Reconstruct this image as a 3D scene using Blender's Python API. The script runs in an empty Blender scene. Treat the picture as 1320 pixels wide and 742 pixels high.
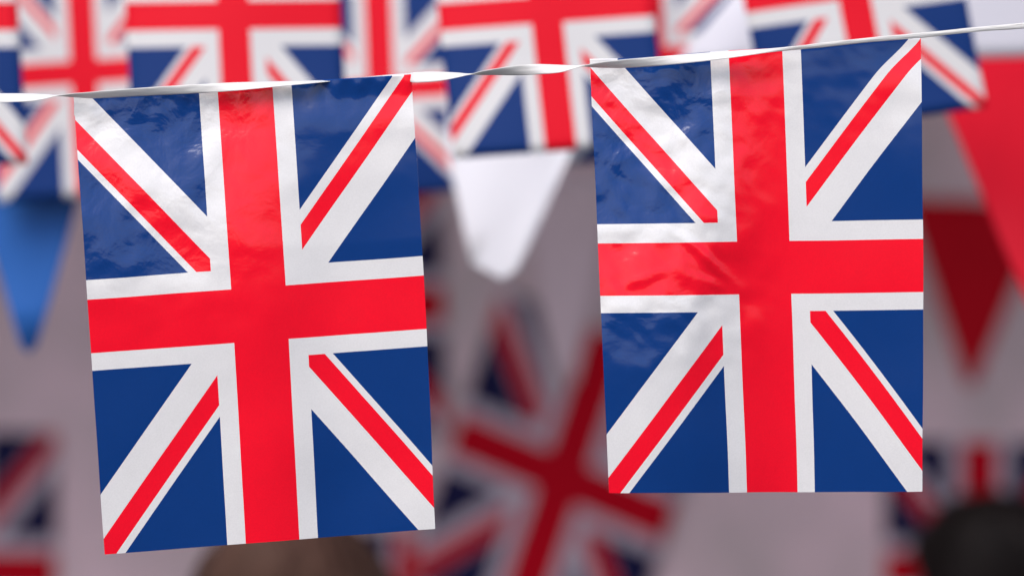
import bpy, bmesh, math, random
from mathutils import Vector, noise, Matrix
R = math.radians
random.seed(4)
S = bpy.context.scene
C = S.collection

# ------------------------------------------------------------------ camera, sky, sun, exposure
CAM = Vector((0, 0, 1.95)); FOCUS = 10 / 3
PX = 0.6 / 1320                                   # metres per photo pixel at the focus distance
cd = bpy.data.cameras.new('camera'); cam = bpy.data.objects.new('camera', cd); C.objects.link(cam)
cam.location = CAM; cam.rotation_euler = (R(90), 0, 0)
cd.sensor_width = 36; cd.lens = 200; cd.clip_end = 2000; cd.clip_start = 0.05
cd.dof.use_dof = True; cd.dof.focus_distance = FOCUS; cd.dof.aperture_fstop = 6.2
S.camera = cam
SUN_EL, SUN_AZ = 52, 205                          # overcast light from high behind the camera, a little to the left
W = bpy.data.worlds.new('World'); S.world = W; W.use_nodes = True
nt = W.node_tree; bg = nt.nodes['Background']
sky = nt.nodes.new('ShaderNodeTexSky'); sky.sky_type = 'NISHITA'; sky.sun_disc = False
sky.sun_elevation = R(SUN_EL); sky.sun_rotation = R(SUN_AZ)
sky.air_density = 1.0; sky.dust_density = 3.0; sky.ozone_density = 1.0
nt.links.new(sky.outputs[0], bg.inputs[0]); bg.inputs[1].default_value = 0.12
sd = bpy.data.lights.new('sun', 'SUN'); sun = bpy.data.objects.new('sun', sd); C.objects.link(sun)
sd.energy = 1.3; sd.angle = R(35); sd.color = (1.0, 0.965, 0.94)
dirv = Vector((math.sin(R(SUN_AZ)) * math.cos(R(SUN_EL)), math.cos(R(SUN_AZ)) * math.cos(R(SUN_EL)), math.sin(R(SUN_EL))))
sun.rotation_euler = dirv.to_track_quat('Z', 'Y').to_euler(); sun.location = dirv * 20
S.view_settings.view_transform = 'Standard'; S.view_settings.look = 'None'
S.view_settings.gamma = 1; S.view_settings.use_curve_mapping = False
S.view_settings.exposure = 0.70

# ------------------------------------------------------------------ helpers
def at(px, py, d):
    """photo pixel -> world point at depth d (camera is level, looks along +Y)"""
    k = PX * d / FOCUS
    return Vector(((px - 660) * k, d, CAM.z - (py - 371) * k))

def tag(o, label=None, cat=None, group=None, kind=None):
    if label: o['label'] = label
    if cat: o['category'] = cat
    if group: o['group'] = group
    if kind: o['kind'] = kind
    return o

def mesh_obj(name, verts, faces, mat, parent=None, uvs=None, smooth=True, attr=None):
    me = bpy.data.meshes.new(name)
    me.from_pydata([tuple(v) for v in verts], [], faces)
    if smooth:
        for p in me.polygons: p.use_smooth = True
    if uvs:
        ul = me.uv_layers.new(name='UVMap')
        for l in me.loops: ul.data[l.index].uv = uvs[l.vertex_index]
    if attr:
        a = me.attributes.new('crinkle', 'FLOAT', 'POINT')
        a.data.foreach_set('value', attr)
    me.materials.append(mat)
    o = bpy.data.objects.new(name, me); C.objects.link(o)
    if parent: o.parent = parent; o.matrix_parent_inverse = parent.matrix_world.inverted()
    return o

def empty(name, loc):
    o = bpy.data.objects.new(name, None); C.objects.link(o); o.location = loc; o.empty_display_size = .05
    o.matrix_world = Matrix.Translation(loc)
    return o

def new_mat(name):
    m = bpy.data.materials.new(name); m.use_nodes = True
    n = m.node_tree.nodes; b = n['Principled BSDF']
    return m, m.node_tree, b

class NB:
    """small node-math builder"""
    def __init__(s, t): s.t = t
    def m(s, op, a, b=None, c=None):
        n = s.t.nodes.new('ShaderNodeMath'); n.operation = op
        for i, x in enumerate((a, b, c)):
            if x is None: continue
            if isinstance(x, (int, float)): n.inputs[i].default_value = x
            else: s.t.links.new(x, n.inputs[i])
        return n.outputs[0]
    def between(s, x, lo, hi):
        return s.m('MULTIPLY', s.m('GREATER_THAN', x, lo), s.m('LESS_THAN', x, hi))
    def mix(s, f, a, b):
        n = s.t.nodes.new('ShaderNodeMix'); n.data_type = 'RGBA'
        for i, x in ((0, f), (6, a), (7, b)):
            if isinstance(x, (int, float)): n.inputs[i].default_value = x
            elif isinstance(x, tuple): n.inputs[i].default_value = x
            else: s.t.links.new(x, n.inputs[i])
        return n.outputs[2]
    def noise(s, vec, scale, detail=2, rough=.5, dist=0.0):
        n = s.t.nodes.new('ShaderNodeTexNoise'); n.inputs['Scale'].default_value = scale
        n.inputs['Detail'].default_value = detail; n.inputs['Roughness'].default_value = rough
        n.inputs['Distortion'].default_value = dist
        if vec is not None: s.t.links.new(vec, n.inputs['Vector'])
        return n

RED = (0.96, 0.002, 0.022, 1); WHITE = (0.80, 0.785, 0.79, 1); BLUE = (0.0005, 0.039, 0.205, 1)

def print_group(name, cr, cw, dr, mirror, red, white, blue):
    """flag print: cr/cw = (u0,u1,v0,v1) of red / white cross, dr = red diagonal thresholds TL,TR,BL,BR"""
    g = bpy.data.node_groups.new(name, 'ShaderNodeTree')
    g.interface.new_socket('UV', in_out='INPUT', socket_type='NodeSocketVector')
    g.interface.new_socket('Color', in_out='OUTPUT', socket_type='NodeSocketColor')
    gi = g.nodes.new('NodeGroupInput'); go = g.nodes.new('NodeGroupOutput'); b = NB(g)
    sx = g.nodes.new('ShaderNodeSeparateXYZ'); g.links.new(gi.outputs[0], sx.inputs[0])
    u, v = sx.outputs[0], sx.outputs[1]
    if mirror: u = b.m('SUBTRACT', 1.0, u)
    uc, vc = (cr[0] + cr[1]) / 2, (cr[2] + cr[3]) / 2
    left = b.m('LESS_THAN', u, uc); top = b.m('LESS_THAN', v, vc)
    right = b.m('SUBTRACT', 1.0, left); bot = b.m('SUBTRACT', 1.0, top)
    slopes = (.873, -.93, -.914, .932)
    wlim = ((-.045, .134), (.878, 1.068), (.869, 1.057), (-.071, .115))
    quad = (b.m('MULTIPLY', left, top), b.m('MULTIPLY', right, top), b.m('MULTIPLY', left, bot), b.m('MULTIPLY', right, bot))
    wt = rt = None
    for q, sl, wl, rl in zip(quad, slopes, wlim, dr):
        f = b.m('MULTIPLY_ADD', u, -sl, v)
        a = b.m('MULTIPLY', q, b.between(f, *wl)); r = b.m('MULTIPLY', q, b.between(f, *rl))
        wt = a if wt is None else b.m('ADD', wt, a); rt = r if rt is None else b.m('ADD', rt, r)
    crossw = b.m('MAXIMUM', b.between(u, cw[0], cw[1]), b.between(v, cw[2], cw[3]))
    crossr = b.m('MAXIMUM', b.between(u, cr[0], cr[1]), b.between(v, cr[2], cr[3]))
    c = b.mix(wt, blue, white); c = b.mix(rt, c, red); c = b.mix(crossw, c, white); c = b.mix(crossr, c, red)
    g.links.new(c, go.inputs[0])
    return g

near_print = print_group('near_print', (.427, .589, .4415, .559), (.371, .645, .3985, .5975),
                         ((.047, .112), (.911, .966), (.966, 1.032), (-.049, .022)), False, RED, WHITE, BLUE)
far_args = ((.427, .573, .452, .548), (.358, .642, .395, .605), ((.056, .11), (.914, .962), (.970, 1.025), (-.045, .014)))
far_print = print_group('far_print', *far_args, True, (.88, .003, .022, 1), WHITE, (.004, .038, .2, 1))
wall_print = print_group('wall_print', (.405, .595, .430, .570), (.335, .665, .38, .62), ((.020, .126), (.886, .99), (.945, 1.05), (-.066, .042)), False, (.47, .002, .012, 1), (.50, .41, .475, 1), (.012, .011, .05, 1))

def flag_mat(name, group, rough=.27, near=False, translucent=.12):
    m, t, b = new_mat(name); nb = NB(t)
    uv = t.nodes.new('ShaderNodeUVMap'); uv.uv_map = 'UVMap'
    gn = t.nodes.new('ShaderNodeGroup'); gn.node_tree = group; t.links.new(uv.outputs[0], gn.inputs[0])
    col = gn.outputs[0]
    tc = t.nodes.new('ShaderNodeTexCoord')
    # slight unevenness of the ink
    n = nb.noise(tc.outputs['Object'], 90, 4, .6); n9 = nb.noise(tc.outputs['Object'], 1100, 2, .6)
    if near:
        hs = t.nodes.new('ShaderNodeHueSaturation'); t.links.new(col, hs.inputs['Color'])
        t.links.new(nb.m('MULTIPLY_ADD', n9.outputs[0], .16, nb.m('MULTIPLY_ADD', n.outputs[0], .08, .89)), hs.inputs['Value']); col = hs.outputs[0]
    t.links.new(col, b.inputs['Base Color'])
    b.inputs['Roughness'].default_value = rough; b.inputs['IOR'].default_value = 1.5; b.inputs['Specular IOR Level'].default_value = .5 if near else (.3 if translucent else .05)
    if near:
        at_ = t.nodes.new('ShaderNodeAttribute'); at_.attribute_name = 'crinkle'
        n1 = nb.noise(tc.outputs['Object'], 50, 3, .5, .5)
        n2 = nb.noise(tc.outputs['Object'], 260, 2, .5, .4)
        h = nb.m('ADD', nb.m('MULTIPLY', n1.outputs[0], 1.0), nb.m('MULTIPLY', n2.outputs[0], .10))
        h = nb.m('MULTIPLY', h, at_.outputs['Fac'])
        fine = nb.noise(tc.outputs['Object'], 900, 2)
        h = nb.m('ADD', h, nb.m('MULTIPLY', fine.outputs[0], .012))
        bp = t.nodes.new('ShaderNodeBump'); bp.inputs['Strength'].default_value = .5; bp.inputs['Distance'].default_value = .0019
        t.links.new(h, bp.inputs['Height']); t.links.new(bp.outputs[0], b.inputs['Normal'])
        rn = nb.noise(tc.outputs['Object'], 30, 3)
        t.links.new(nb.m('MULTIPLY_ADD', rn.outputs[0], .14, rough - .06), b.inputs['Roughness'])
    if translucent:
        tr = t.nodes.new('ShaderNodeBsdfTranslucent'); t.links.new(col, tr.inputs[0])
        mx = t.nodes.new('ShaderNodeMixShader'); mx.inputs[0].default_value = translucent
        t.links.new(b.outputs[0], mx.inputs[1]); t.links.new(tr.outputs[0], mx.inputs[2])
        t.links.new(mx.outputs[0], t.nodes['Material Output'].inputs[0])
    return m

M_near = flag_mat('printed_film', near_print, .15, True, .10)
M_far = flag_mat('printed_film_back', far_print, .45, False, .18)
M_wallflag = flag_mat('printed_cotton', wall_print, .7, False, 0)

def plain(name, col, rough=.6, var=.15, scale=20, bump=0.0, translucent=0, spec=.3):
    m, t, b = new_mat(name); nb = NB(t)
    tc = t.nodes.new('ShaderNodeTexCoord')
    n = nb.noise(tc.outputs['Object'], scale, 4, .6)
    dark = tuple(c * (1 - var) for c in col[:3]) + (1,)
    c = nb.mix(n.outputs[0], dark, tuple(min(1, x * (1 + var)) for x in col[:3]) + (1,))
    t.links.new(c, b.inputs['Base Color']); b.inputs['Roughness'].default_value = rough; b.inputs['Specular IOR Level'].default_value = spec
    if bump:
        bp = t.nodes.new('ShaderNodeBump'); bp.inputs['Strength'].default_value = .6; bp.inputs['Distance'].default_value = bump
        t.links.new(n.outputs[0], bp.inputs['Height']); t.links.new(bp.outputs[0], b.inputs['Normal'])
    if translucent:
        tr = t.nodes.new('ShaderNodeBsdfTranslucent'); t.links.new(c, tr.inputs[0])
        mx = t.nodes.new('ShaderNodeMixShader'); mx.inputs[0].default_value = translucent
        t.links.new(b.outputs[0], mx.inputs[1]); t.links.new(tr.outputs[0], mx.inputs[2])
        t.links.new(mx.outputs[0], t.nodes['Material Output'].inputs[0])
    return m

M_ribbon = plain('white_ribbon', (.80, .785, .77), .5, .05, 60, .0004, .15)
M_bluep = plain('blue_pennant_film', (.03, .145, .50), .4, .12, 12, 0, .15)
M_whitep = plain('white_pennant_film', (.90, .89, .95), .5, .03, 12, 0, .06)
M_banner = plain('white_banner_cloth', (.66, .65, .72), .8, .04, 12, 0, .1)
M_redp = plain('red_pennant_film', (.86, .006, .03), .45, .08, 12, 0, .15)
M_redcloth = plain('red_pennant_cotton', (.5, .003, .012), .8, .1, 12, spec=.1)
M_ground = plain('asphalt', (.075, .072, .07), .9, .3, 40, .004)
M_canvas = plain('grey_canvas', (.16, .15, .15), .85, .15, 30)
M_metal = plain('grey_metal', (.3, .3, .3), .45, .1, 30)

# ------------------------------------------------------------------ setting: ground, wall, added shade roof
WALL_Y = 9.40
g = mesh_obj('ground', [(-600, -600, 0), (600, -600, 0), (600, 600, 0), (-600, 600, 0)], [(0, 1, 2, 3)], M_ground, smooth=False)
tag(g, kind='structure')

def box_mesh(bm, x0, x1, y0, y1, z0, z1, bev=0):
    r = bmesh.ops.create_cube(bm, size=1)
    bmesh.ops.scale(bm, vec=(x1 - x0, y1 - y0, z1 - z0), verts=r['verts'])
    bmesh.ops.translate(bm, vec=((x0 + x1) / 2, (y0 + y1) / 2, (z0 + z1) / 2), verts=r['verts'])
    if bev:
        es = list({e for v in r['verts'] for e in v.link_edges})
        bmesh.ops.bevel(bm, geom=es, offset=bev, segments=2, affect='EDGES')

def bm_obj(name, bm, mat, parent=None, smooth=False):
    me = bpy.data.meshes.new(name); bm.to_mesh(me); bm.free(); me.materials.append(mat)
    for p in me.polygons: p.use_smooth = smooth
    o = bpy.data.objects.new(name, me); C.objects.link(o)
    if parent: o.parent = parent; o.matrix_parent_inverse = parent.matrix_world.inverted()
    return o

# pale pinkish rendered wall with broad stains
mw, t, b = new_mat('pale_pink_render'); nb = NB(t); tc = t.nodes.new('ShaderNodeTexCoord')
n1 = nb.noise(tc.outputs['Object'], 3.4, 2, .5); n2 = nb.noise(tc.outputs['Object'], 40, 5, .6)
cr = t.nodes.new('ShaderNodeValToRGB'); t.links.new(n1.outputs[0], cr.inputs[0])
cr.color_ramp.elements[0].position = .36; cr.color_ramp.elements[0].color = (.53, .405, .42, 1)
cr.color_ramp.elements[1].position = .62; cr.color_ramp.elements[1].color = (.81, .56, .615, 1)
t.links.new(nb.mix(nb.m('MULTIPLY', n2.outputs[0], .25), cr.outputs[0], (.58, .46, .48, 1)), b.inputs['Base Color'])
b.inputs['Roughness'].default_value = .9
bp = t.nodes.new('ShaderNodeBump'); bp.inputs['Distance'].default_value = .004; t.links.new(n2.outputs[0], bp.inputs['Height'])
t.links.new(bp.outputs[0], b.inputs['Normal'])
bm = bmesh.new(); box_mesh(bm, -4, 4, WALL_Y, WALL_Y + .3, 0, 3.6)
tag(bm_obj('wall', bm, mw), 'pale mauve-pink rendered wall in shade behind all the flags', 'wall')

can = empty('added_canopy', (0, WALL_Y, 3.03))  # unseen roof, added to keep sky and sun off the wall
tag(can, 'unseen grey cloth roof added to shade the mauve wall', 'added_canopy')
CAN_Y = 7.72
bm = bmesh.new(); box_mesh(bm, -3.6, 3.6, CAN_Y, WALL_Y - .003, 3.0, 3.03); bm_obj('shade_sheet', bm, M_canvas, can)
bm = bmesh.new(); box_mesh(bm, -3.6, 3.6, CAN_Y - .01, CAN_Y - .003, 2.96, 3.035); bm_obj('shade_edge', bm, M_canvas, can)
for x in (-3.4, 3.4):
    bm = bmesh.new(); box_mesh(bm, x - .025, x + .025, CAN_Y + .05, CAN_Y + .10, 0, 2.997, .004); bm_obj('shade_post', bm, M_metal, can)

# ------------------------------------------------------------------ flags
def bil(cs, u, v):
    TL, TR, BR, BL = cs
    x = (1 - v) * ((1 - u) * TL[0] + u * TR[0]) + v * ((1 - u) * BL[0] + u * BR[0])
    y = (1 - v) * ((1 - u) * TL[1] + u * TR[1]) + v * ((1 - u) * BL[1] + u * BR[1])
    return x, y

def sstep(a, b, x):
    t = max(0, min(1, (x - a) / (b - a))); return t * t * (3 - 2 * t)

def near_flag(label, cs, v0, mid, depth, crk, bulge, roll=0):
    """cs: outer corners of the print; v0(u): cut line at the top; depth(u,v): metres away from the camera"""
    base = at(*bil(cs, .5, 0), FOCUS)
    root = empty('bunting_flag', base)
    tag(root, label, 'flag', 'union flags on the near ribbon')
    NU, NV = 110, 150
    vs, uvs, at_ = [], [], []
    for j in range(NV + 1):
        for i in range(NU + 1):
            u = i / NU; s = j / NV
            v = v0(u) + (1 - v0(u)) * s
            x, y = bil(cs, u, v)
            x += mid * (v - .42) * math.sin(math.pi * u) + bulge * math.sin(math.pi * v) * u
            x += .6 * nz(u * 3, v * 5, mid); y += .5 * nz(u * 5, v * 3, mid + 4)
            y += roll * (1 - sstep(-.02, .08, v)) * sstep(.6, .9, u)
            p = at(x, y, FOCUS + depth(u, v))
            vs.append(p - base); uvs.append((u, v)); at_.append(crk(u, v))
    fs = []
    for j in range(NV):
        for i in range(NU):
            a = j * (NU + 1) + i; fs.append((a, a + NU + 1, a + NU + 2, a + 1))
    o = mesh_obj('printed_sheet', vs, fs, M_near, root, uvs, True, at_)
    o.matrix_parent_inverse = Matrix()
    md = o.modifiers.new('thickness', 'SOLIDIFY'); md.thickness = .00018; md.offset = 1
    o.data = bpy.data.meshes.new_from_object(o.evaluated_get(bpy.context.evaluated_depsgraph_get()))
    o.modifiers.clear(); o.data.set_sharp_from_angle(angle=R(45))
    # fold of film turned over to the back along the top edge
    hv, hu, hf = [], [], []
    K = 5
    for i in range(NU + 1):
        u = i / NU; top = vs[i]
        for k in range(K):
            a = math.pi * min(k, 3) / 3
            dy = .0011 * (1 - math.cos(a)) + (.0006 if k == 4 else 0); dz = .0011 * math.sin(a) * .6
            p = top + Vector((0, .0004 + dy, dz - (.011 if k == 4 else 0)))
            hv.append(p); hu.append((u, uvs[i][1] + .001 * k))
    for i in range(NU):
        for k in range(K - 1):
            a = i * K + k; hf.append((a, a + K, a + K + 1, a + 1))
    h = mesh_obj('folded_hem', hv, hf, M_near, root, hu); h.matrix_parent_inverse = Matrix()
    return root

def nz(x, y, z=0.0): return noise.noise(Vector((x, y, z)))

def depth1(u, v):
    v = max(v, 0)
    d = .0042
    d += .013 * max(0, v - .36) - .0085 * sstep(0, .34, v) * (1 - .95 * sstep(.45, .75, u)) - .003 * sstep(0, .12, v) * sstep(.45, .75, u) + .012 * max(0, v - .08) * (1 - sstep(.4, .6, v)) * sstep(.5, .8, u) + .0045 * sstep(.4, .6, v) * sstep(.5, .8, u)
    d += .0030 * math.sin(3.0 * u + .4) * (v ** .7) + .0035 * (v - .5) * (1 - u)
    d -= .010 * (v * (1 - v))                                             # gentle belly, top half leans back
    wl = (1 - sstep(.30, .75, u)) * (1 - sstep(.30, .62, v)) + .55 * (1 - sstep(.05, .32, v))
    d += wl * (.0022 * nz(u * 5, v * 8, 3.1) + .0009 * nz(u * 11 + v * 4, v * 17, 7.7) + .0002 * nz(u * 22 - v * 9, v * 34, 2.2))
    d += .0006 * (1 - sstep(.0, .07, v)) * sstep(.0, .012, v) * math.sin(u * 95 + 3 * nz(u * 12, 2))
    d += .0011 * nz(u * 3 + v, v * 5, 1.2)
    d += .0022 * sstep(.72, .8, u) * (1 - sstep(0, .05, v)) * -1.0        # laps in front of the ribbon at its right end
    return d
def crk1(u, v):
    return .08 + .9 * (1 - sstep(.30, .72, u)) * (1 - sstep(.30, .5, v)) + .8 * (1 - sstep(.03, .2, v)) + .25 * (1 - sstep(.4, .65, u)) * (1 - sstep(.5, .7, v))
def depth2(u, v):
    v = max(v, 0)
    d = .0056
    d += .012 * max(0, v - .72 + .65 * sstep(.12, .65, u)) - (.0095 + .006 * (1 - sstep(.1, .4, u))) * sstep(0, .42 + .36 * (1 - sstep(.08, .4, u)), v) * (1 - sstep(.25, .6, u))
    d += .0030 * math.sin(2.6 * u + 1.0) * (v ** .8) - .008 * v * (1 - v)
    wl = (1 - sstep(.30, .62, u)) * (1 - sstep(.55, .85, v)) + .35 * (1 - sstep(.1, .3, v))
    d += wl * (.0019 * nz(u * 6, v * 7, 13.1) + .0012 * nz(u * 13 + v * 3, v * 15, 17.7) + .0006 * nz(u * 24 - v * 12, v * 30, 6.2))
    # two short creases in the left arm of the cross
    for (cu, cv, a, L, amp) in ((.30, .455, .5, .09, .0011), (.36, .50, .6, .07, .0011), (.14, .52, -.25, .12, .0008), (.33, .53, .3, .05, .0009)):
        x = (u - cu) * math.cos(a) + (v - cv) * math.sin(a); y = -(u - cu) * math.sin(a) + (v - cv) * math.cos(a)
        d -= amp * math.exp(-(x / L) ** 2 - (y / .012) ** 2)
    d += .0010 * nz(u * 3 - v, v * 5, 5.2)
    d += .004 * sstep(.8, 1, u) * (1 - sstep(0, .12, v))                  # top right corner rolls back over the ribbon
    return d
def crk2(u, v):
    return .08 + 1.0 * (1 - sstep(.25, .58, u)) * (1 - sstep(.55, .8, v)) + .7 * (1 - sstep(.45, .7, u)) * (1 - sstep(.1, .35, v))

near_flag('wrinkled plastic Union flag tilted to the left, left one of the two sharp flags',
          ((95, 127), (530, 97), (561, 681), (135, 714)), lambda u: -.004 * (1 - u), 0, depth1, crk1, 2.5)
near_flag('upright plastic Union flag with creased red cross, right one of the two sharp flags',
          ((759.5, 60), (1187, 51), (1189, 633), (785, 635)), lambda u: .028 * (1 - sstep(.25, .95, u)) + .002 - .020 * sstep(.6, .9, u) - .008 * sstep(.12, .4, u) * (1 - sstep(.4, .7, u)), 9, depth2, crk2, 2.0, 10)

# ------------------------------------------------------------------ the near ribbon: twisted flat tape
RIB = [(-700, 152, 163), (-400, 143, 150), (-200, 130, 141), (-60, 122, 133.5), (0, 120.7, 132.4), (40, 121, 131), (60, 121.8, 127.6), (75, 123, 124.2), (95, 121.0, 125.4), (120, 119.0, 126.8), (180, 114, 124),
       (250, 109.4, 120.7), (300, 106.8, 117.8), (350, 105.4, 112.9), (400, 104.2, 108), (430, 102.6, 104.4), (500, 95.8, 97.6),
       (520, 94.3, 100), (531, 93.8, 106.4), (545, 93, 106.6), (560, 92.8, 105.8), (575, 93.2, 103.6), (590, 94, 100.5), (608, 95.3, 96.6), (622, 92, 96.8), (640, 88.9, 96.8), (665, 85.2, 97.2), (690, 83.2, 96.6),
       (720, 83.9, 94.2), (737, 84.8, 90), (752, 84.4, 86.4), (765, 82.3, 87.2), (800, 77.8, 87.9), (850, 73.4, 85.2), (900, 69.3, 80.5), (920, 67.6, 78.3),
       (950, 65.7, 74.2), (1000, 62.6, 67.3), (1060, 56.0, 61.6), (1120, 49.2, 55), (1180, 43.6, 50.0), (1250, 36.4, 42.3), (1320, 30, 37), (1450, 18, 26), (1650, -4, 8), (2020, -48, -36)]
EDGE = [75, 465, 608, 752]                          # where the tape turns edge-on and shows its other face
HW = 9.0
LEAN = [(-700, .5, 0), (55, .6, 0), (75, 0, 0), (100, -.5, 0), (200, -.5, 0), (262, -.1, 0), (320, .6, 0), (430, .6, 0), (531, .5, 0), (596, .6, 0), (608, 0, 0), (625, -.6, 0), (668, -.5, 0), (694, .2, 0), (720, .6, 0), (752, 0, 0), (772, -.6, 0), (835, -.35, 0), (885, .4, 0), (950, .6, 0), (1000, 0, 0), (1040, -.12, 0), (1320, -.05, 0), (2020, -.5, 0)]
def cat(pts, x):
    for i in range(len(pts) - 1):
        if pts[i][0] <= x <= pts[i + 1][0]: break
    p0 = pts[max(i - 1, 0)]; p1 = pts[i]; p2 = pts[i + 1]; p3 = pts[min(i + 2, len(pts) - 1)]
    t = (x - p1[0]) / (p2[0] - p1[0]); out = []
    for k in (1, 2):
        h = p2[0] - p1[0]
        m1 = (p2[k] - p0[k]) / max(p2[0] - p0[0], 1e-6) * h; m2 = (p3[k] - p1[k]) / max(p3[0] - p1[0], 1e-6) * h
        out.append((2*t**3-3*t**2+1)*p1[k] + (t**3-2*t**2+t)*m1 + (-2*t**3+3*t**2)*p2[k] + (t**3-t**2)*m2)
    return out
vs, uvs, fs = [], [], []
xs = [-700 + 4 * i for i in range(681)]
NR = 8
def tilt_sign(x):                                    # which long edge is nearer the lens
    return -1 if (sum(x > e for e in EDGE) % 2 == 0) else 1
for x in xs:
    tp, bt = cat(RIB, min(x, 2019))
    h = max((bt - tp) / 2, .25); h = min(h, HW - .01); dep = math.sqrt(HW * HW - h * h) * PX
    c = (tp + bt) / 2
    # the tape passes in front of both sheets, and behind the right end of the left one
    off = -.0034 - .0016 * sstep(740, 780, x) * (1 - sstep(1150, 1220, x)) + .0125 * sstep(385, 455, x) * (1 - sstep(524, 534, x))
    flip = 1
    for e in EDGE:
        if x > e: flip = -flip
    sg = -1
    for k in range(NR + 1):
        s = k / NR * 2 - 1                           # -1 top edge, +1 bottom edge (as seen)
        yy = c + h * s
        p = at(x, yy, FOCUS)
        p.y += off - dep * s * cat(LEAN, min(x, 2019))[0] + .0004 * (s * s) # lower edge leans towards the lens: its upper face catches the sky
        p.y += .0003 * nz(x * .05, k * .8)
        vs.append(p); uvs.append((x / 100, k / NR))
base = vs[len(vs) // 2].copy()
for i in range(len(xs) - 1):
    for k in range(NR):
        a = i * (NR + 1) + k; fs.append((a, a + 1, a + NR + 2, a + NR + 1))
ro = mesh_obj('bunting_ribbon', vs, fs, M_ribbon, None, uvs)
md = ro.modifiers.new('thickness', 'SOLIDIFY'); md.thickness = .0003; md.offset = 0
tag(ro, 'twisted white ribbon in sharp focus carrying the two front flags', 'ribbon')

# ------------------------------------------------------------------ flags and pennants further back
def far_flag(name, label, cs, d, mat, group, amp=.004, seed=0):
    base = at(*bil(cs, .5, 0), d)
    NU, NV = 20, 26; vs, uvs, fs = [], [], []
    for j in range(NV + 1):
        for i in range(NU + 1):
            u, v = i / NU, j / NV
            p = at(*bil(cs, u, v), d)
            p.y += amp * (v * .8 + .2) * (nz(u * 2.2, v * 1.6, seed * 3.7) + .5 * math.sin(5 * u + seed)) if amp else 0
            vs.append(p - base); uvs.append((u, v))
    for j in range(NV):
        for i in range(NU):
            a = j * (NU + 1) + i; fs.append((a, a + NU + 1, a + NU + 2, a + 1))
    o = mesh_obj(name, vs, fs, mat, None, uvs); o.location = base
    md = o.modifiers.new('thickness', 'SOLIDIFY'); md.thickness = .0003; md.offset = -1
    return tag(o, label, 'flag', group)

def chv(c, h, v):
    return tuple((c[0] + a * h[0] + b * v[0], c[1] + a * h[1] + b * v[1]) for a, b in ((-1, -1), (1, -1), (1, 1), (-1, 1)))

D2, D3, D4 = 4.33, 5.0, 5.03
g2 = 'blurred flags on the second ribbon'
row2 = [((-266, -168), (12, -170), (36, 212), (-242, 214)), ((152, -168), (430, -172), (450, 208), (172, 212)),
        ((545, -160), (822, -180), (862, 185), (585, 205)), ((923, -178), (1203, -218), (1273, 138), (993, 178))]
lab2 = ['blurred Union flag at the left edge, cut off by the frame', 'blurred Union flag right above the left sharp flag',
        'blurred Union flag above the white pennant, between the two sharp flags', 'blurred Union flag behind the top right corner of the right sharp flag']
for k, cs in enumerate(row2): far_flag('bunting_flag', lab2[k], cs, D2, M_far, g2, .006, k + 1)
g3 = 'more blurred flags on the third ribbon'
row3 = [chv((108, 93), (118, -8), (8, 160)), chv((491, 116), (118, -8), (5, 137)), chv((840, 74), (118, -8), (5, 130))]
lab3 = ['soft Union flag seen in the gap left of the left sharp flag', 'soft Union flag behind the top right corner of the left sharp flag',
        'soft Union flag mostly hidden, its edge beside the white banner above the right sharp flag']
for k, cs in enumerate(row3): far_flag('bunting_flag', lab3[k], cs, D3, M_far, g3, .006, k + 11)

def pennant(name, label, pts, d, mat, cat_, group=None, amp=.006, seed=0):
    """pts: outline in order; filled as a subdivided sheet with soft waves and real thickness"""
    base = at(*pts[0], d); bm = bmesh.new()
    vv = [bm.verts.new(at(*p, d) - base) for p in pts]; bm.faces.new(vv)
    bmesh.ops.triangulate(bm, faces=bm.faces[:])
    bmesh.ops.subdivide_edges(bm, edges=bm.edges[:], cuts=7, use_grid_fill=True)
    for v in bm.verts: v.co.y += amp * (nz(v.co.x * 9, v.co.z * 6, seed) + .5 * nz(v.co.x * 22, v.co.z * 9, seed + 3))
    bmesh.ops.recalc_face_normals(bm, faces=bm.faces[:])
    o = bm_obj(name, bm, mat, smooth=True); o.location = base
    md = o.modifiers.new('thickness', 'SOLIDIFY'); md.thickness = .0004
    return tag(o, label, cat_, group)

gp = 'plain pennants hanging behind the flags'
pennant('pennant', 'blurred plain blue pennant hanging at the left edge', [(-125, -52), (190, -60), (48, 444), (37, 456), (26, 444)], D4, M_bluep, 'pennant', gp, .01, 1)
pennant('pennant', 'blurred plain white pennant hanging between the two sharp flags', [(577, -50), (850, -62), (733, 203), (668, 348), (649, 361), (608, 340), (577, 203)], 4.965, M_whitep, 'pennant', gp, .006, 2)
pennant('pennant', 'blurred plain bright red pennant hanging at the right edge', [(1138, -50), (1560, -62), (1352, 420), (1345, 425), (1338, 420)], D4, M_redp, 'pennant', gp, .012, 3)
pennant('banner', 'blurred plain white banner above the red pennant, top right corner', [(985, -56), (1480, -66), (1480, 70), (868, 84)], 4.85, M_banner, 'banner', None, .004, 4)

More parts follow.
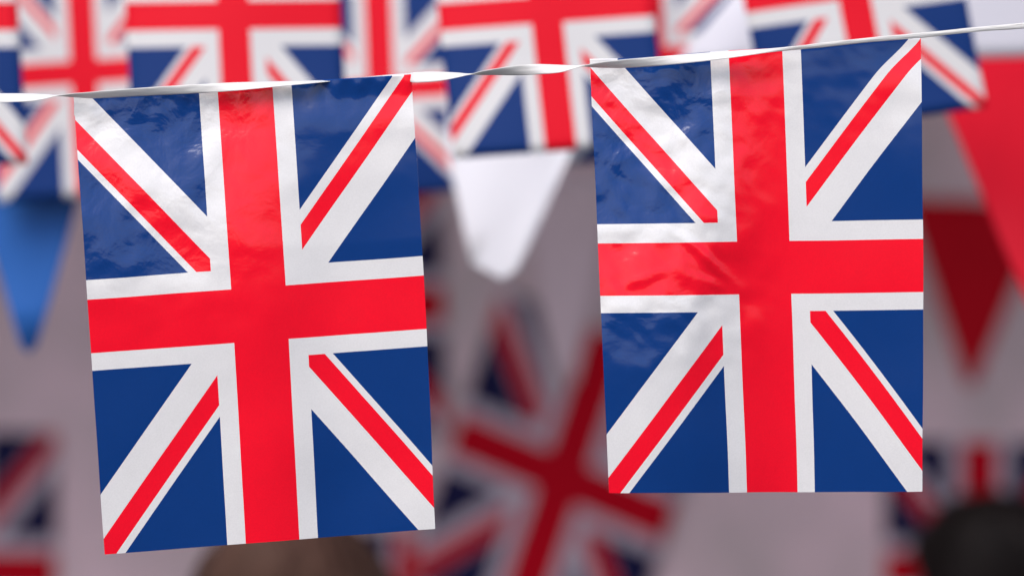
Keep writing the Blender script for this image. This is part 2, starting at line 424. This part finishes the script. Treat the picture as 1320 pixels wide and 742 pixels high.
def far_ribbon(label, pts, d):
    vs, fs = [], []; n = 120
    for i in range(n + 1):
        x = pts[0][0] + (pts[-1][0] - pts[0][0]) * i / n
        y = cat([(p[0], p[1], 0) for p in pts], x)[0]
        tw = math.sin(x * .011) * 1.2
        k = .0034
        for s in (-1, 1):
            p = at(x, y, d); p.z += s * k * math.cos(tw); p.y += s * k * math.sin(tw) - .0042; vs.append(p)
    for i in range(n): fs.append((2 * i, 2 * i + 1, 2 * i + 3, 2 * i + 2))
    o = mesh_obj('bunting_ribbon', vs, fs, M_ribbon)
    md = o.modifiers.new('thickness', 'SOLIDIFY'); md.thickness = .0004
    return tag(o, label, 'ribbon', 'ribbons of the blurred bunting')
far_ribbon('white ribbon above the picture carrying the blurred Union flags', [(-700, -160), (-266, -168), (12, -170), (152, -168), (430, -172), (545, -161), (822, -180), (923, -180), (1203, -217), (2000, -300)], D2)
far_ribbon('white ribbon above the picture carrying the pennants and softest flags', [(-700, -40), (-84, -54), (218, -76), (374, -14), (604, -29), (727, -50), (953, -66), (1138, -52), (1560, -64), (2000, -60)], D3 + .05)

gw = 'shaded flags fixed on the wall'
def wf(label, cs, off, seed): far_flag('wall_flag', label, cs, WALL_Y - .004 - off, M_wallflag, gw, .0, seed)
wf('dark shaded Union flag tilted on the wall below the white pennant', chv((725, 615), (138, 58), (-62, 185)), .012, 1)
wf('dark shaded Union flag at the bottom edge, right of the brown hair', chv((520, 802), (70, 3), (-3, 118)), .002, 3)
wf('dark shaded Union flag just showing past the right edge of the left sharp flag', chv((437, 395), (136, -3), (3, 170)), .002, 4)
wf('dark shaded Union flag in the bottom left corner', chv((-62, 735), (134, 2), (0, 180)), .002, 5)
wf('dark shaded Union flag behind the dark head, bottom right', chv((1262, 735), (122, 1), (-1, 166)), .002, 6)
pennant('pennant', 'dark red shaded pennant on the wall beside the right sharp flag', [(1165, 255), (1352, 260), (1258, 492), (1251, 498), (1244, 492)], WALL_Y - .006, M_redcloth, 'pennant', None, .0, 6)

M_beige = plain('beige_pennant_cotton', (.72, .54, .59), .85, .1, 12, spec=.1)
pennant('pennant', 'pale beige pennant on the shaded wall, above the tilted wall flag', [(672, 215), (800, 219), (741, 488), (730, 505), (716, 500), (693, 395)], WALL_Y - .024, M_beige, 'pennant', None, .0, 8)

# ------------------------------------------------------------------ people: only the tops of their heads reach into the picture
M_skin = plain('skin', (.50, .30, .22), .55, .06, 30)
def skin_mesh(name, chains, mat, parent, root=0, sub=2):
    """chains: list of [(point, radius), ...]; a chain may start with an int = shared vertex index"""
    vs, es, rs = [], [], []
    for ch in chains:
        prev = None
        for it in ch:
            if isinstance(it, int): prev = it; continue
            vs.append(it[0]); rs.append(it[1]); i = len(vs) - 1
            if prev is not None: es.append((prev, i))
            prev = i
    me = bpy.data.meshes.new(name); me.from_pydata(vs, es, [])
    o = bpy.data.objects.new(name, me); C.objects.link(o)
    m = o.modifiers.new('skin', 'SKIN'); m.use_smooth_shade = True
    for i, sv in enumerate(me.skin_vertices[0].data):
        r = rs[i]; sv.radius = r if isinstance(r, tuple) else (r, r); sv.use_root = (i == root)
    s = o.modifiers.new('sub', 'SUBSURF'); s.levels = sub; s.render_levels = sub
    dg = bpy.context.evaluated_depsgraph_get()
    me2 = bpy.data.meshes.new_from_object(o.evaluated_get(dg)); me2.name = name
    o.modifiers.clear(); o.data = me2; me2.materials.clear(); me2.materials.append(mat)
    for p in me2.polygons: p.use_smooth = True
    if parent: o.parent = parent
    return o

def person(label, top, hair_col, shirt_col, hw, turn, hair_label_len):
    """top: world point of the crown; built at 1.70 m and scaled to stand on the ground; back to the camera"""
    H = top.z; k = H / 1.72
    root = empty('person', (top.x, top.y, 0)); tag(root, label, 'person')
    mh = plain('hair', hair_col, .6, .5, 60, .004, spec=.12); ms = plain('shirt', shirt_col, .85, .15, 40, .002); mt = plain('trousers', (.03, .035, .06), .85, .2, 40, .002)
    # continuous body: pelvis 0, chest, neck, head; legs; arms with hands
    ch = [[((0, 0, .93), (.15, .11)), ((0, 0, 1.10), (.135, .10)), ((0, 0, 1.30), (.155, .11)), ((0, 0, 1.41), (.11, .085)), ((0, -.01, 1.48), (.055, .055)), ((0, .005, 1.54), (.065, .075)), ((0, .015, 1.61), (.078, .092)), ((0, .005, 1.67), (.06, .072))]]
    for s in (-1, 1):
        ch.append([0, ((s * .09, 0, .86), .088), ((s * .10, .01, .50), .058), ((s * .10, -.01, .28), .054), ((s * .10, -.02, .08), .036), ((s * .105, .03, .045), (.04, .035)), ((s * .115, .16, .03), (.038, .022))])
    n = 8 + 12
    for s in (-1, 1):
        ch.append([3, ((s * .175, 0, 1.385), .056), ((s * .215, -.01, 1.12), .042), ((s * .225, .03, .90), .028), ((s * .222, .05, .82), (.022, .034))])
        palm = n + 3; n += 4
        for f in range(4):
            fx, fy = s * .222, .025 + f * .018
            L = (.062, .072, .078, .07)[f]
            ch.append([palm, ((fx, fy, .785), .0085), ((fx - s * .006, fy + .004, .785 - L * .55), .008), ((fx - s * .016, fy + .006, .785 - L), .007)]); n += 3
        ch.append([palm, ((s * .212, .085, .81), .0095), ((s * .203, .10, .775), .0085)]); n += 2
    body = skin_mesh('body', ch, M_skin, root)
    # face: nose, ears, eyes and mouth as small shapes pressed into the head (it looks away from the lens)
    for nm, x, y, z, sx, sy, sz in (('nose', 0, .112, 1.60, .013, .018, .022), ('ear', -.083, 0, 1.60, .010, .018, .030), ('ear', .083, 0, 1.60, .010, .018, .030)):
        bm = bmesh.new(); bmesh.ops.create_icosphere(bm, subdivisions=2, radius=1, matrix=Matrix.Translation((x, y, z)) @ Matrix.Diagonal((sx, sy, sz, 1)))
        bm_obj(nm, bm, M_skin, None, True).parent = root
    for s in (-1, 1):
        bm = bmesh.new(); bmesh.ops.create_icosphere(bm, subdivisions=2, radius=.011, matrix=Matrix.Translation((s * .032, .092, 1.615)))
        bm_obj('eye', bm, plain('eye_white', (.7, .7, .7), .3, .05), None, True).parent = root
    bm = bmesh.new(); bmesh.ops.create_icosphere(bm, subdivisions=2, radius=1, matrix=Matrix.Translation((0, .098, 1.555)) @ Matrix.Diagonal((.024, .008, .007, 1)))
    bm_obj('mouth', bm, plain('lips', (.4, .13, .12), .5, .05), None, True).parent = root
    # shirt and trousers over the body
    sh = [[((0, 0, .78), (.165, .130)), ((0, 0, .90), (.168, .128)), ((0, 0, 1.10), (.150, .115)), ((0, 0, 1.30), (.170, .125)), ((0, 0, 1.405), (.125, .10)), ((0, -.005, 1.44), (.075, .07))]]
    for s in (-1, 1): sh.append([4, ((s * .178, 0, 1.385), .068), ((s * .217, -.01, 1.12), .054)])
    skin_mesh('shirt', sh, ms, root)
    tr = [[((0, 0, .93), (.158, .118)), ((0, 0, 1.06), (.142, .105))]]
    for s in (-1, 1): tr.append([0, ((s * .092, 0, .86), .098), ((s * .10, .01, .50), .068), ((s * .10, -.01, .28), .062), ((s * .10, -.015, .09), .055)])
    skin_mesh('trousers', tr, mt, root)
    # hair: shell with combed unevenness, longer at the back
    bm = bmesh.new(); bmesh.ops.create_icosphere(bm, subdivisions=5, radius=1)
    w = hw / k
    for v in bm.verts:
        c = v.co.copy(); n_ = nz(c.x * 2.2, c.y * 2.2, c.z * 1.5 + hw * 50) * .26 + nz(c.x * 14, c.y * 14, c.z * 3) * .035
        r = 1 + n_
        v.co = Vector((c.x * w * r, c.y * .108 * r - .004, c.z * (.11 if c.z > 0 else .11 + hair_label_len) * r + 1.605))
        if c.y > .35 and c.z < .35: v.co.y = min(v.co.y, .045)                # leaves the face free
    hs = bm_obj('hair', bm, mh, None, True); hs.parent = root
    # strands lying over the shell
    sv, sf = [], []
    rnd = random.Random(int(hw * 1e4))
    for _ in range(900):
        th = rnd.uniform(0, 2 * math.pi); ph = rnd.uniform(.0, 1.9)
        if math.sin(th) > .5 and ph > 1.0: continue
        i0 = len(sv)
        for j in range(5):
            p = ph + j * .16; r = 1.03 + .03 * rnd.random() + .05 * nz(th * 3, p)
            cz = math.cos(p)
            q = Vector((math.sin(p) * math.cos(th) * w * r, math.sin(p) * math.sin(th) * .108 * r - .004, cz * (.11 if cz > 0 else .11 + hair_label_len) * r + 1.605))
            e = Vector((-math.sin(th), math.cos(th), 0)) * .0022 * (1 - .15 * j)
            sv += [q - e, q + e]
        for j in range(4): a = i0 + 2 * j; sf.append((a, a + 1, a + 3, a + 2))
    so = mesh_obj('hair_strands', sv, sf, mh); so.parent = hs
    root.scale = (k, k, k); root.rotation_euler = (0, 0, turn)
    return root

person('person with dark hair seen from behind, only the crown showing, bottom right', at(1284, 632, 8.8), (.010, .007, .007), (.05, .05, .07), .118, R(12), .02)
person('person with brown hair, only the crown showing below the left sharp flag', at(378, 654, 5.7), (.07, .034, .024), (.2, .2, .24), .104, R(-20), .06)
